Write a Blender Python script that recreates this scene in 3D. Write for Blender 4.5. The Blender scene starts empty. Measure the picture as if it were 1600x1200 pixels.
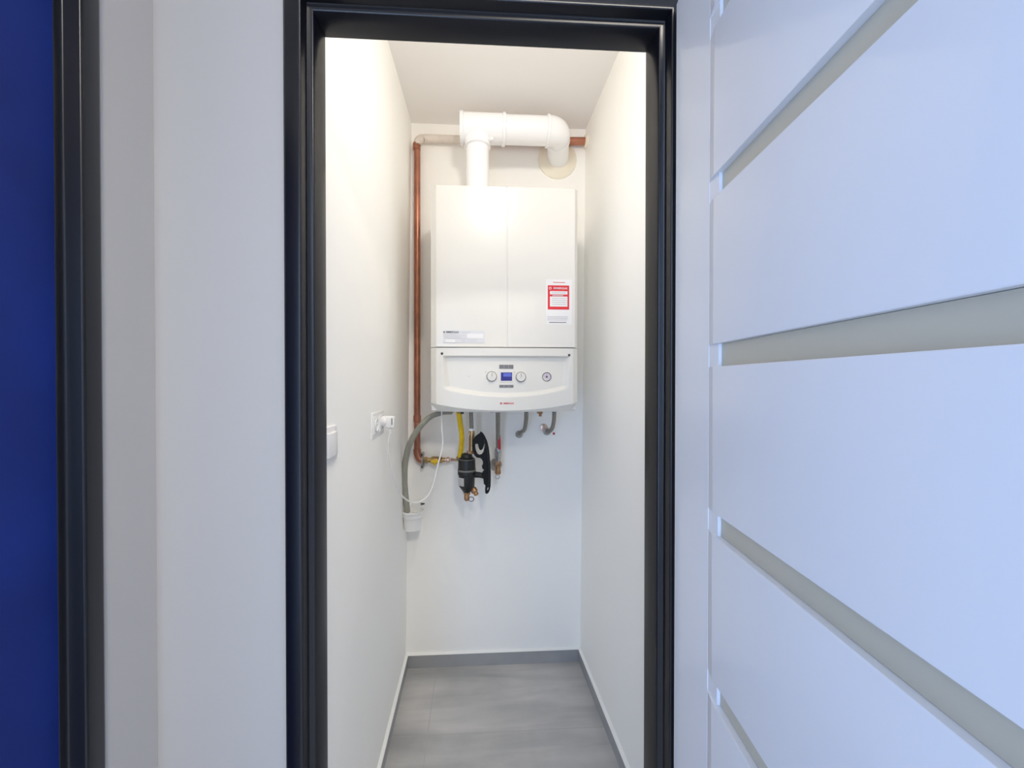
import bpy, bmesh, math, random
from mathutils import Vector, Matrix
random.seed(4)
sc = bpy.context.scene
COL = sc.collection

# ------------------------------------------------------------------ camera
F = 620.0; YAW = math.radians(3.2); PITCH = math.radians(-0.46); PX0 = 775.0; CAMZ = 1.375
cam_d = bpy.data.cameras.new('camera'); cam = bpy.data.objects.new('camera', cam_d); COL.objects.link(cam)
cam.location = (0, 0, CAMZ); cam.rotation_euler = (math.radians(90) + PITCH, 0, -YAW)
cam_d.sensor_width = 36; cam_d.lens = F * 36 / 1600; cam_d.shift_x = (800 - PX0) / 1600
cam_d.clip_start = 0.01
sc.camera = cam
# ------------------------------------------------------------------ world, lights, exposure
def lin(c):
    return tuple(((v / 255) / 12.92 if v / 255 <= .04045 else ((v / 255 + .055) / 1.055) ** 2.4) for v in c) + (1,)
w = bpy.data.worlds.new('world'); sc.world = w; w.use_nodes = True
w.node_tree.nodes['Background'].inputs[0].default_value = (.32, .50, 1, 1)
w.node_tree.nodes['Background'].inputs[1].default_value = 1.0
sc.view_settings.view_transform = 'Standard'; sc.view_settings.look = 'None'
sc.view_settings.gamma = 1; sc.view_settings.use_curve_mapping = False
sc.view_settings.exposure = 0.25
sc.cycles.max_bounces = 20; sc.cycles.diffuse_bounces = 16; sc.cycles.glossy_bounces = 6
def area(name, loc, target, sx, sy, power, col):
    l = bpy.data.lights.new(name, 'AREA'); l.shape = 'RECTANGLE'; l.size = sx; l.size_y = sy
    l.energy = power; l.color = col
    o = bpy.data.objects.new(name, l); o.location = loc
    o.rotation_euler = (Vector(target) - Vector(loc)).to_track_quat('-Z', 'Y').to_euler()
    COL.objects.link(o); return o
# daylight through the tall hall window on the left, behind the camera
area('window_daylight', (-.56, -1.05, 1.10), (1.0, .05, .95), .85, 1.9, 31, (.46, .655, 1.0))
# added unseen hall light, nearly neutral, fills the hall and the lower closet
area('hall_fill_light', (.35, -.85, 2.54), (.35, -.85, 0), .34, .34, 31, (1.0, .93, .82))
# the closet's wall lamp over the door
clo = area('closet_lamp_light', (.10, .800, 2.385), (.10, 1.80, 1.60), .13, .13, 2.45, (1.0, .945, .87)); clo.data.shape = 'DISK'
# added fill light near the lamp, brightens the closet ceiling and side walls
pl = bpy.data.lights.new('closet_fill_light', 'POINT'); pl.energy = 1.9; pl.color = (1.0, .945, .87); pl.shadow_soft_size = .06
plo = bpy.data.objects.new('closet_fill_light', pl); plo.location = (.10, .885, 2.40); COL.objects.link(plo)

# ------------------------------------------------------------------ helpers
RM = cam.rotation_euler.to_matrix()
def ray(px, py):
    return RM @ Vector(((px - PX0) / F, (600 - py) / F, -1.0))
def PY(px, py, Y):
    d = ray(px, py); return Vector((0, 0, CAMZ)) + d * (Y / d.y)
def PXX(px, py, X):
    d = ray(px, py); return Vector((0, 0, CAMZ)) + d * (X / d.x)

def nmat(name, col, rough=.5, metal=0, bump=0, bscale=200, var=0, vscale=4, spec=.5, coat=0, emit=None, stretch=None):
    m = bpy.data.materials.new(name); m.use_nodes = True; nt = m.node_tree; b = nt.nodes['Principled BSDF']
    c = lin(col); b.inputs['Base Color'].default_value = c
    b.inputs['Roughness'].default_value = rough; b.inputs['Metallic'].default_value = metal
    b.inputs['Specular IOR Level'].default_value = spec; b.inputs['Coat Weight'].default_value = coat
    tc = nt.nodes.new('ShaderNodeTexCoord'); mp = nt.nodes.new('ShaderNodeMapping')
    nt.links.new(tc.outputs['Object'], mp.inputs[0])
    if stretch: mp.inputs['Scale'].default_value = stretch
    if var:
        n = nt.nodes.new('ShaderNodeTexNoise'); n.inputs['Scale'].default_value = vscale; n.inputs['Detail'].default_value = 6
        nt.links.new(mp.outputs[0], n.inputs[0])
        r = nt.nodes.new('ShaderNodeValToRGB')
        r.color_ramp.elements[0].position = .3; r.color_ramp.elements[1].position = .7
        r.color_ramp.elements[0].color = tuple(v * (1 - var) for v in c[:3]) + (1,)
        r.color_ramp.elements[1].color = tuple(min(1, v * (1 + var)) for v in c[:3]) + (1,)
        nt.links.new(n.outputs[0], r.inputs[0]); nt.links.new(r.outputs[0], b.inputs['Base Color'])
    if bump:
        n2 = nt.nodes.new('ShaderNodeTexNoise'); n2.inputs['Scale'].default_value = bscale; n2.inputs['Detail'].default_value = 3
        nt.links.new(mp.outputs[0], n2.inputs[0])
        bp = nt.nodes.new('ShaderNodeBump'); bp.inputs['Strength'].default_value = bump; bp.inputs['Distance'].default_value = .002
        nt.links.new(n2.outputs[0], bp.inputs['Height']); nt.links.new(bp.outputs[0], b.inputs['Normal'])
    if emit:
        b.inputs['Emission Color'].default_value = lin(emit[0]); b.inputs['Emission Strength'].default_value = emit[1]
    return m
M = dict(
 wall=nmat('white_wall_paint', (248, 247, 243), .75, bump=.10, bscale=60, spec=.3),
 hall=nmat('hall_wall_paint', (187, 185, 183), .6, bump=.04, bscale=80, spec=.3),
 ceil=nmat('ceiling_paint', (238, 236, 234), .85, spec=.2),
 sil=nmat('white_silicone', (238, 238, 234), .4),
 skirt=nmat('grey_skirting_tile', (158, 159, 160), .45, var=.06, vscale=9),
 black=nmat('black_frame_lacquer', (10, 11, 19), .29, bump=.02, bscale=300, spec=.55),  # faint blue in the base colour stands in for a bluish reflection
 navy=nmat('dark_blue_door_lacquer', (12, 38, 112), .6, var=.25, vscale=5, spec=.3),
 door=nmat('white_door_foil', (233, 236, 243), .34, coat=.25, bump=.02, bscale=400),
 cream=nmat('boiler_enamel', (224, 221, 214), .22, spec=.4),
 panel=nmat('boiler_control_plastic', (222, 219, 211), .38),
 flue=nmat('white_flue_lacquer', (240, 240, 241), .25),
 rosette=nmat('ivory_rubber', (238, 230, 212), .5),
 copper=nmat('copper', (176, 120, 98), .36, metal=.85, var=.22, vscale=14, bump=.1, bscale=90),
 coppaint=nmat('plaster_smeared_pipe', (219, 209, 199), .7, var=.10, vscale=22, bump=.6, bscale=60),
 solder=nmat('solder', (205, 180, 165), .35, metal=.8),
 brass=nmat('brass', (176, 148, 104), .34, metal=.85, var=.2, vscale=50),
 bronze=nmat('bronze_fitting', (168, 128, 92), .4, metal=.75, var=.25, vscale=60),
 steel=nmat('steel', (170, 168, 164), .35, metal=.8, var=.15, vscale=60),
 braid=nmat('braided_steel', (140, 137, 128), .5, metal=.4, var=.25, vscale=260, bump=.6, bscale=500),
 hose=nmat('grey_drain_hose', (150, 150, 138), .5, var=.05, vscale=30),
 yellow=nmat('yellow_gas_hose', (228, 190, 20), .45, var=.1, vscale=50),
 blackp=nmat('black_plastic', (22, 22, 21), .42, var=.15, vscale=30),
 greyring=nmat('grey_plastic_ring', (112, 112, 106), .5),
 wrench=nmat('black_nylon', (16, 17, 18), .6, spec=.25),
 whitep=nmat('white_plastic', (236, 236, 235), .35),
 red=nmat('red_lever_plastic', (178, 12, 32), .4),
 redprint=nmat('red_print', (214, 40, 52), .5),
 grey=nmat('grey_print', (120, 118, 120), .5),
 lgrey=nmat('pale_grey_print', (196, 195, 198), .5),
 paper=nmat('sticker_paper', (229, 227, 225), .5),
 paperg=nmat('sticker_paper_grey', (212, 212, 214), .5),
 dark=nmat('dark_grey', (52, 52, 54), .5),
 seam=nmat('seam_shadow_gap', (120, 115, 110), .8),
 screen=nmat('display_blue', (50, 48, 120), .2, emit=((60, 62, 150), .10)),
 screenl=nmat('display_lit_area', (90, 100, 180), .2, emit=((100, 115, 200), .18)),
 gauge=nmat('gauge_face', (214, 200, 210), .3),
 lampglass=nmat('opal_glass', (250, 245, 235), .3, emit=((255, 240, 220), 2.0)),
)
# frosted strip glass of the door
gm = nmat('frosted_strip_glass', (196, 192, 176), .32, spec=.6); M['frost'] = gm
# floor tile
fm = bpy.data.materials.new('grey_floor_tile'); fm.use_nodes = True; nt = fm.node_tree; b = nt.nodes['Principled BSDF']
tc = nt.nodes.new('ShaderNodeTexCoord'); mp = nt.nodes.new('ShaderNodeMapping'); nt.links.new(tc.outputs['Object'], mp.inputs[0])
mp.inputs['Scale'].default_value = (1.3, 8, 1)
n1 = nt.nodes.new('ShaderNodeTexNoise'); n1.inputs['Scale'].default_value = 1.6; n1.inputs['Detail'].default_value = 8; n1.inputs['Distortion'].default_value = .5
nt.links.new(mp.outputs[0], n1.inputs[0])
n3 = nt.nodes.new('ShaderNodeTexNoise'); n3.inputs['Scale'].default_value = 3.0; n3.inputs['Detail'].default_value = 5
nt.links.new(tc.outputs['Object'], n3.inputs[0])
mxn = nt.nodes.new('ShaderNodeMath'); mxn.operation = 'MULTIPLY_ADD'; mxn.inputs[1].default_value = .5
ml = nt.nodes.new('ShaderNodeMath'); ml.operation = 'MULTIPLY'; ml.inputs[1].default_value = .5
nt.links.new(n3.outputs[0], ml.inputs[0]); nt.links.new(n1.outputs[0], mxn.inputs[0]); nt.links.new(ml.outputs[0], mxn.inputs[2])
r = nt.nodes.new('ShaderNodeValToRGB'); r.color_ramp.elements[0].position = .36; r.color_ramp.elements[1].position = .64
r.color_ramp.elements[0].color = lin((158, 158, 157)); r.color_ramp.elements[1].color = lin((198, 195, 192))
nt.links.new(mxn.outputs[0], r.inputs[0])
br = nt.nodes.new('ShaderNodeTexBrick'); br.offset = 0; br.inputs['Scale'].default_value = 1
br.inputs['Brick Width'].default_value = 1.2; br.inputs['Row Height'].default_value = .6; br.inputs['Mortar Size'].default_value = .0016; br.inputs['Mortar Smooth'].default_value = .3
br.inputs['Color2'].default_value = br.inputs['Color1'].default_value = (1, 1, 1, 1)
mp2 = nt.nodes.new('ShaderNodeMapping'); mp2.inputs['Location'].default_value = (.18 + 1.2, -.34, 0); nt.links.new(tc.outputs['Object'], mp2.inputs[0]); nt.links.new(mp2.outputs[0], br.inputs[0])
mix = nt.nodes.new('ShaderNodeMix'); mix.data_type = 'RGBA'
nt.links.new(br.outputs['Fac'], mix.inputs['Factor']); nt.links.new(r.outputs[0], mix.inputs[6]); mix.inputs[7].default_value = lin((166, 165, 163))
nt.links.new(mix.outputs[2], b.inputs['Base Color']); b.inputs['Roughness'].default_value = .5
M['floor'] = fm

def obj(name, bm, mat, parent=None, smooth=False, angle=35):
    bmesh.ops.recalc_face_normals(bm, faces=bm.faces)
    me = bpy.data.meshes.new(name); bm.to_mesh(me); bm.free()
    o = bpy.data.objects.new(name, me); COL.objects.link(o)
    me.materials.append(mat)
    if smooth:
        for p in me.polygons: p.use_smooth = True
        try: me.set_sharp_from_angle(angle=math.radians(angle))
        except Exception: pass
    if parent:
        o.parent = parent; o.matrix_parent_inverse = Matrix.Translation(-parent.location)
    return o
def thing(name, label, cat, loc, group=None):
    e = bpy.data.objects.new(name, None); COL.objects.link(e); e.location = loc; e.empty_display_size = .05
    e['label'] = label; e['category'] = cat
    if group: e['group'] = group
    return e
def tag(o, label, cat, group=None):
    o['label'] = label; o['category'] = cat
    if group: o['group'] = group
    return o
def struct(o, label, cat):
    o['kind'] = 'structure'; o['label'] = label; o['category'] = cat; return o

def box(bm, a, b, bev=0):
    a = Vector(a); b = Vector(b)
    m = Matrix.Translation((a + b) / 2) @ Matrix.Diagonal((abs(b.x - a.x), abs(b.y - a.y), abs(b.z - a.z), 1))
    g = bmesh.ops.create_cube(bm, size=1, matrix=m)
    if bev:
        es = set(e for v in g['verts'] for e in v.link_edges)
        bmesh.ops.bevel(bm, geom=list(es), offset=bev, segments=3, affect='EDGES', profile=.5)
    return bm
def prism(bm, pts, axis, lo, hi):
    """polygon pts (2D) extruded along axis 'x','y' or 'z'"""
    def mk(p, h):
        return {'z': (p[0], p[1], h), 'y': (p[0], h, p[1]), 'x': (h, p[0], p[1])}[axis]
    A = [bm.verts.new(mk(p, lo)) for p in pts]; B = [bm.verts.new(mk(p, hi)) for p in pts]
    n = len(pts)
    for i in range(n): bm.faces.new((A[i], A[(i + 1) % n], B[(i + 1) % n], B[i]))
    f1 = bm.faces.new(A[::-1]); f2 = bm.faces.new(B)
    bmesh.ops.triangulate(bm, faces=[f1, f2])
    return bm
def hexa(bm, p):
    """8 corners: 4 of one side, 4 of the other"""
    v = [bm.verts.new(q) for q in p]
    for f in ((0,1,2,3),(7,6,5,4),(0,4,5,1),(1,5,6,2),(2,6,7,3),(3,7,4,0)): bm.faces.new([v[i] for i in f])
    return bm
def spline(pts, n=10):
    pts = [Vector(p) for p in pts]; out = []
    P = [pts[0] * 2 - pts[1]] + pts + [pts[-1] * 2 - pts[-2]]
    for i in range(1, len(P) - 2):
        for k in range(n):
            t = k / n; a, b, c, d = P[i - 1], P[i], P[i + 1], P[i + 2]
            out.append(.5 * ((2 * b) + (c - a) * t + (2 * a - 5 * b + 4 * c - d) * t * t + (3 * b - a - 3 * c + d) * t ** 3))
    out.append(pts[-1]); return out
def tube(bm, path, rad, seg=20, caps=True):
    path = [Vector(p) for p in path]; n = len(path)
    R = rad if callable(rad) else (lambda i: rad if not isinstance(rad, (list, tuple)) else rad[i])
    t0 = (path[1] - path[0]).normalized()
    u = t0.orthogonal().normalized(); rings = []
    for i in range(n):
        t = ((path[min(i + 1, n - 1)] - path[i]).normalized() + (path[i] - path[max(i - 1, 0)]).normalized())
        if t.length < 1e-6: t = t0
        t.normalize(); u = (u - t * u.dot(t)).normalized(); v = t.cross(u)
        rings.append([bm.verts.new(path[i] + (u * math.cos(2 * math.pi * k / seg) + v * math.sin(2 * math.pi * k / seg)) * R(i)) for k in range(seg)])
    for i in range(n - 1):
        for k in range(seg):
            bm.faces.new((rings[i][k], rings[i][(k + 1) % seg], rings[i + 1][(k + 1) % seg], rings[i + 1][k]))
    if caps:
        bm.faces.new(rings[0][::-1]); bm.faces.new(rings[-1])
    return bm
def lathe(bm, base, axis, prof, seg=32):
    """prof: (distance along axis, radius); closed by discs at the ends where radius > 0"""
    axis = Vector(axis).normalized(); u = axis.orthogonal().normalized(); v = axis.cross(u); base = Vector(base)
    rings = []
    for h, r in prof:
        rings.append([bm.verts.new(base + axis * h + (u * math.cos(2 * math.pi * k / seg) + v * math.sin(2 * math.pi * k / seg)) * max(r, 1e-5)) for k in range(seg)])
    for i in range(len(rings) - 1):
        for k in range(seg):
            bm.faces.new((rings[i][k], rings[i][(k + 1) % seg], rings[i + 1][(k + 1) % seg], rings[i + 1][k]))
    bm.faces.new(rings[0][::-1]); bm.faces.new(rings[-1])
    return bm
def hexnut(bm, base, axis, h, r): return lathe(bm, base, axis, [(0, r * .9), (h * .12, r), (h * .88, r), (h, r * .9)], 6)
def torus(bm, c, axis, R, r, seg=32):
    axis = Vector(axis).normalized(); u = axis.orthogonal().normalized(); v = axis.cross(u); c = Vector(c)
    rings = []
    for i in range(seg):
        a = 2 * math.pi * i / seg; d = u * math.cos(a) + v * math.sin(a)
        rings.append([bm.verts.new(c + d * (R + r * math.cos(2 * math.pi * k / 10)) + axis * r * math.sin(2 * math.pi * k / 10)) for k in range(10)])
    for i in range(seg):
        for k in range(10):
            bm.faces.new((rings[i][k], rings[i][(k + 1) % 10], rings[(i + 1) % seg][(k + 1) % 10], rings[(i + 1) % seg][k]))
    return bm
def plane_poly(bm, pts): bm.faces.new([bm.verts.new(p) for p in pts]); return bm
N = bmesh.new
def text_mesh(name, body, mat, parent, centre, width, height, y_axis=None, th=.0004, rot=(math.pi / 2, 0, 0)):
    c = bpy.data.curves.new(name, 'FONT'); c.body = body; c.align_x = 'CENTER'; c.align_y = 'CENTER'; c.extrude = .03; c.offset = .012
    t = bpy.data.objects.new(name, c); COL.objects.link(t)
    bpy.context.view_layer.update()
    me = bpy.data.meshes.new_from_object(t.evaluated_get(bpy.context.evaluated_depsgraph_get()))
    bpy.data.objects.remove(t)
    xs = [v.co.x for v in me.vertices]; ys = [v.co.y for v in me.vertices]
    cx = (max(xs) + min(xs)) / 2; cy = (max(ys) + min(ys)) / 2; sx = width / (max(xs) - min(xs)); sy = height / (max(ys) - min(ys))
    S = Matrix.Rotation(rot[2], 4, 'Z') @ Matrix.Rotation(rot[0], 4, 'X')
    for v in me.vertices:
        p = Vector(((v.co.x - cx) * sx, (v.co.y - cy) * sy, v.co.z / .03 * th))
        v.co = (S @ p) + Vector(centre)
    me.materials.clear(); me.materials.append(mat)
    o = bpy.data.objects.new(name, me); COL.objects.link(o)
    if parent: o.parent = parent; o.matrix_parent_inverse = Matrix.Translation(-parent.location)
    return o

# ------------------------------------------------------------------ the setting
YB = 1.916                      # closet back wall
YW0, YW1 = .680, .742           # partition with the doorway
CEIL = 2.60
OL, OR, OT = -.271, .329, 2.003 # clear opening
bl = PY(634, 1030, YB); tl = PY(643, 205, YB); brr = PY(906.5, 1025, YB); tr = PY(915, 215, YB)
XL0, XL1, XR0, XR1 = bl.x, tl.x, brr.x, tr.x      # back corners, floor and ceiling
XLF, XRF = -.330, .532                              # front ends of the side walls
XC = PY(243, 600, YW0).x                            # hall corner
YH = -2.6; XH = .82                                 # hall back and right
# floor
o = obj('floor', box(N(), (XC - .8, YH - .1, -.1), (XH + .1, YB + .1, 0)), M['floor']); struct(o, 'grey concrete-look tiled floor', 'floor')
o = obj('ceiling', box(N(), (XC - .8, YH - .1, CEIL), (XH + .1, YB + .1, CEIL + .1)), M['ceil']); struct(o, 'white ceiling of the closet', 'ceiling')
o = obj('wall_back', box(N(), (XL0 - .2, YB, 0), (XR1 + .2, YB + .1, CEIL)), M['wall']); struct(o, 'white back wall of the closet behind the boiler', 'wall')
o = obj('wall_left', hexa(N(), [(XLF, YW1, 0), (XL0, YB, 0), (XL1, YB, CEIL), (XLF, YW1, CEIL), (XLF - .1, YW1, 0), (XL0 - .1, YB, 0), (XL0 - .1, YB, CEIL), (XLF - .1, YW1, CEIL)]), M['wall']); struct(o, 'white left side wall of the closet', 'wall')
o = obj('wall_right', hexa(N(), [(XRF, YW1, 0), (XR0, YB, 0), (XR1, YB, CEIL), (XRF, YW1, CEIL), (XRF + .1, YW1, 0), (XR1 + .1, YB, 0), (XR1 + .1, YB, CEIL), (XRF + .1, YW1, CEIL)]), M['wall']); struct(o, 'white right side wall of the closet', 'wall')
bm = N()
box(bm, (XC - .8, YW0, 0), (OL - .03, YW1, CEIL)); box(bm, (OR + .03, YW0, 0), (XH + .1, YW1, CEIL)); box(bm, (OL - .03, YW0, OT + .03), (OR + .03, YW1, CEIL))
o = obj('wall_front', bm, M['hall']); struct(o, 'pale grey wall around the black doorway', 'wall')
# skirting of the closet with a silicone line on top
def skirt(name, a, b, inward, label):
    a = Vector(a); b = Vector(b); n = Vector(inward) * .010; h = .062
    o = obj(name, hexa(N(), [a, b, b + Vector((0, 0, h)), a + Vector((0, 0, h)), a + n, b + n, b + n + Vector((0, 0, h)), a + n + Vector((0, 0, h))]), M['skirt'])
    struct(o, label, 'baseboard')
    s = N(); up = Vector((0, 0, h)); q = Vector(inward) * .013
    hexa(s, [a + up, b + up, b + up + Vector((0, 0, .006)), a + up + Vector((0, 0, .006)), a + up + q, b + up + q, b + up + Vector(inward) * .004 + Vector((0, 0, .005)), a + up + Vector(inward) * .004 + Vector((0, 0, .005))])
    c = obj('sealant_line', s, M['sil'], o); c['label'] = 'white sealant line along the top'
skirt('baseboard_back', (XL0 + .0101, YB, 0), (XR0 - .0101, YB, 0), (0, -1, 0), 'grey tile skirting along the back wall')
skirt('baseboard_left', (XLF, YW1 + .01, 0), (XL0, YB, 0), (1, 0, 0), 'grey tile skirting along the left closet wall')
skirt('baseboard_right', (XRF, YW1 + .01, 0), (XR0, YB, 0), (-1, 0, 0), 'grey tile skirting along the right closet wall')

# hall: left wall with a dark door, right wall, back wall with a window
YA = PXX(145, 600, XC).y                             # far outer edge of the left door's frame
LD0, LD1 = YA - .035 - .62, YA - .035                # clear opening of the left door
bm = N()
box(bm, (XC - .10, YA - .010, 0), (XC, YW0, CEIL)); box(bm, (XC - .10, LD0 - .025, 2.03), (XC, YA - .010, CEIL))
WY0, WY1 = -1.55, LD0 - .40
box(bm, (XC - .10, WY1, 0), (XC, LD0 - .025, CEIL)); box(bm, (XC - .10, YH, 0), (XC, WY0, CEIL)); box(bm, (XC - .10, WY0, 2.2), (XC, WY1, CEIL)); box(bm, (XC - .10, WY0, 0), (XC, WY1, .06))
o = obj('wall_hall_left', bm, M['hall']); struct(o, 'pale grey hall wall turning the corner beside the dark door', 'wall')
o = obj('wall_hall_right', box(N(), (XH, YH, 0), (XH + .1, YW0, CEIL)), M['hall']); struct(o, 'pale hall wall behind the open white door', 'wall')
o = obj('wall_hall_back', box(N(), (XC - .1, YH - .1, 0), (XH + .1, YH, CEIL)), M['hall']); struct(o, 'hall wall behind the viewer', 'wall')
wn = bpy.data.objects.new('window_1', None); COL.objects.link(wn); wn.location = (XC, (WY0 + WY1) / 2, .06); struct(wn, 'tall white framed hall window beside the dark door', 'window')
bm = N()
for a, b_ in (((WY0, .06), (WY0 + .06, 2.2)), ((WY1 - .06, .06), (WY1, 2.2)), ((WY0 + .06, .06), (WY1 - .06, .12)), ((WY0 + .06, 2.14), (WY1 - .06, 2.2))):
    box(bm, (XC - .09, a[0], a[1]), (XC - .03, b_[0], b_[1]))
obj('window_frame', bm, M['whitep'], wn)

# steel frame profile: offsets (outward from the opening, depth from the front plane)
PROF = [(0, .077), (0, .026), (.0025, .0235), (.010, .0235), (.012, .0215), (.012, .003), (.0135, .0005), (.016, 0), (.036, 0), (.040, .002), (.041, .006), (.041, .0095), (.028, .0095), (.028, .077)]
def frame_mesh(l, r_, top, T):
    """U-shaped frame; T maps (across, depth, z) to world"""
    bm = N(); n = len(PROF); path = []
    for (k, z) in ((0, 0.0), (1, top), (2, top), (3, 0.0)):
        ring = []
        for (u, d) in PROF:
            x = (l - u) if k in (0, 1) else (r_ + u); zz = z + (u if k in (1, 2) else 0)
            ring.append(bm.verts.new(T(x, d, zz)))
        path.append(ring)
    for i in range(3):
        for j in range(n): bm.faces.new((path[i][j], path[i][(j + 1) % n], path[i + 1][(j + 1) % n], path[i + 1][j]))
    bm.faces.new(path[0]); bm.faces.new(path[3][::-1])
    return bm
YF = .670
o = obj('trim_1', frame_mesh(OL, OR, OT, lambda x, d, z: (x, YF + d, z)), M['black'], smooth=True, angle=50)
struct(o, 'black steel door frame around the boiler closet doorway', 'door frame')
o = obj('trim_2', frame_mesh(LD0, LD1, 2.003, lambda x, d, z: (XC + .010 - d, x, z)), M['black'], smooth=True, angle=50)
struct(o, 'black door frame at the left edge of the photo', 'door frame')
bm = N(); box(bm, (XC - .060, LD0 - .009, .006), (XC - .0145, LD1 + .009, 2.009))
o = obj('door_2', bm, M['navy']); struct(o, 'closed dark blue door at the left edge of the photo', 'door')
bm = N(); hz = 1.03
lathe(bm, (XC - .0145, LD0 + .07, hz), (1, 0, 0), [(0, .025), (.008, .025), (.01, .022)], 24); tube(bm, spline([(XC - .006, LD0 + .07, hz), (XC + .03, LD0 + .07, hz), (XC + .038, LD0 + .085, hz), (XC + .038, LD0 + .19, hz)], 6), .008, 12)
h = obj('door_handle', bm, M['steel'], o, smooth=True)

# ------------------------------------------------------------------ open white door leaf
d = ray(820, 595); d.z = 0; d.normalize()            # direction along the leaf, away from the viewer
P0 = PY(1052, 595, .662); P0.z = 0
LW = .640; TH = .040
nrm = Vector((-d.y, d.x, 0)); nrm = nrm if nrm.x < 0 else -nrm      # face normal (towards the doorway)
def DL(s, t, z):     # s from the hinge edge towards the viewer, t out of the face, z height
    return P0 - d * s + nrm * t + Vector((0, 0, z))
def dbox(bm, s0, s1, t0, t1, z0, z1, bev=0):
    b2 = N(); box(b2, (s0, t0, z0), (s1, t1, z1), bev)
    vm = {}
    for v in b2.verts: vm[v.index if False else v] = bm.verts.new(DL(v.co.x, v.co.y, v.co.z))
    for f in b2.faces: bm.faces.new([vm[v] for v in f.verts])
    b2.free(); return bm
leaf = bpy.data.objects.new('door_1', None); COL.objects.link(leaf); leaf.location = DL(0, -TH / 2, 0)
struct(leaf, 'open white door with horizontal frosted glass strips', 'door')
def s_of(px):
    r_ = ray(px, 595); # intersect with face line
    # P0 - d*s = k*r
    det = r_.x * d.y - r_.y * d.x
    k = (P0.x * d.y - P0.y * d.x) / det
    return (P0 - r_ * k).dot(d)
P0 = P0 + nrm * .0006
S1, S1M, S2 = s_of(1103), s_of(1113), s_of(1117)
ZT, ZB0 = 2.015, .010
bm = N(); dbox(bm, 0, S1, -TH, -.0036, ZB0, ZT, .0008); st = obj('hinge_stile', bm, M['door'], leaf)
bm = N(); dbox(bm, LW - .11, LW, -TH, 0, ZB0, ZT, .0015); obj('lock_stile', bm, M['door'], leaf)
bm = N(); lathe(bm, DL(LW - .055, 0, 1.02), nrm, [(0, .026), (.008, .026), (.010, .022)], 24); tube(bm, spline([DL(LW - .055, .008, 1.02), DL(LW - .055, .045, 1.02), DL(LW - .07, .055, 1.02), DL(LW - .18, .055, 1.02)], 6), .008, 12)
obj('door_handle', bm, M['steel'], leaf, smooth=True)
# thin core strip seen between stile and panels (recess beside the slots)
bm = N(); dbox(bm, S1 - .0005, S2, -TH, -.0044, ZB0, ZT); obj('groove_strip', bm, M['door'], leaf)
slots = [1.394 + .2272 * k for k in range(-5, 3)]; SH = .0305
prev = ZB0
edges = []
for z in slots: edges.append((prev, z)); prev = z + SH
edges.append((prev, ZT))
for a, b_ in edges:
    bm = N(); sa, sb, sc_ = S1 + .0002, S1M, LW - .112; e_ = .0016; t1 = -.0038
    def ringv(s0, s1_, t, z0, z1): return [bm.verts.new(DL(*q)) for q in ((s0, t, z0), (s1_, t, z0), (s1_, t, z1), (s0, t, z1))]
    rs_ = [ringv(sa, sc_, -TH, a, b_), ringv(sa, sc_, t1, a, b_), ringv(sa + (sb - sa) * .5, sc_, t1 * .5, a, b_), ringv(sb - .001, sc_, -.0006, a, b_), ringv(sb + .001, sc_, -.0002, a + e_ * .3, b_ - e_ * .3), ringv(sb + .003, sc_ - .001, 0, a + e_, b_ - e_)]
    for q in range(5):
        for k in range(4): bm.faces.new((rs_[q][k], rs_[q][(k + 1) % 4], rs_[q + 1][(k + 1) % 4], rs_[q + 1][k]))
    bm.faces.new(rs_[0][::-1]); bm.faces.new(rs_[5])
    obj('panel', bm, M['door'], leaf, smooth=True, angle=40)
for z in slots:
    bm = N(); dbox(bm, S2, LW - .112, -TH / 2 - .003, -.0086, z + .0004, z + SH - .0004)
    g = obj('glass_strip', bm, M['frost'], leaf); g['label'] = 'grey frosted glass strip'
# hinges on the frame
for z in (.28, 1.72):
    bm = N(); tube(bm, [(OR + .052, .6605, z), (OR + .052, .6605, z + .08)], .007, 12); 

    obj('hinge', bm, M['steel'], leaf, smooth=True)

# ------------------------------------------------------------------ closet lamp above the door (out of frame)
lm = thing('wall_lamp', 'round tilted wall lamp above the closet doorway, lighting the closet', 'lamp', (.10, YW1, 2.40))
ld = (Vector((.10, 1.80, 1.60)) - Vector((.10, .80, 2.385))).normalized(); lc = Vector((.10, .80, 2.385)) - ld * .004
bm = N(); lathe(bm, (.10, YW1, 2.40), (0, 1, 0), [(0, .035), (.016, .035), (.020, .028)], 32); lathe(bm, lc - ld * .022, ld, [(0, .062), (.004, .072), (.014, .072)], 40); obj('lamp_base', bm, M['whitep'], lm, smooth=True)
bm = N(); lathe(bm, lc - ld * .008, ld, [(0, .068), (.006, .068)], 40); obj('lamp_shade', bm, M['lampglass'], lm, smooth=True)
hl = thing('added_hall_lamp', 'unseen square ceiling lamp added behind the viewer to fill hall and closet', 'lamp', (.35, -.85, CEIL))  # lamp body built around the added hall fill light
bm = N(); box(bm, (.17, -1.03, 2.575), (.53, -.67, CEIL), .003); obj('lamp_base', bm, M['whitep'], hl)
bm = N(); box(bm, (.18, -1.02, 2.552), (.52, -.68, 2.575), .003); obj('lamp_shade', bm, M['lampglass'], hl)

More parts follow.
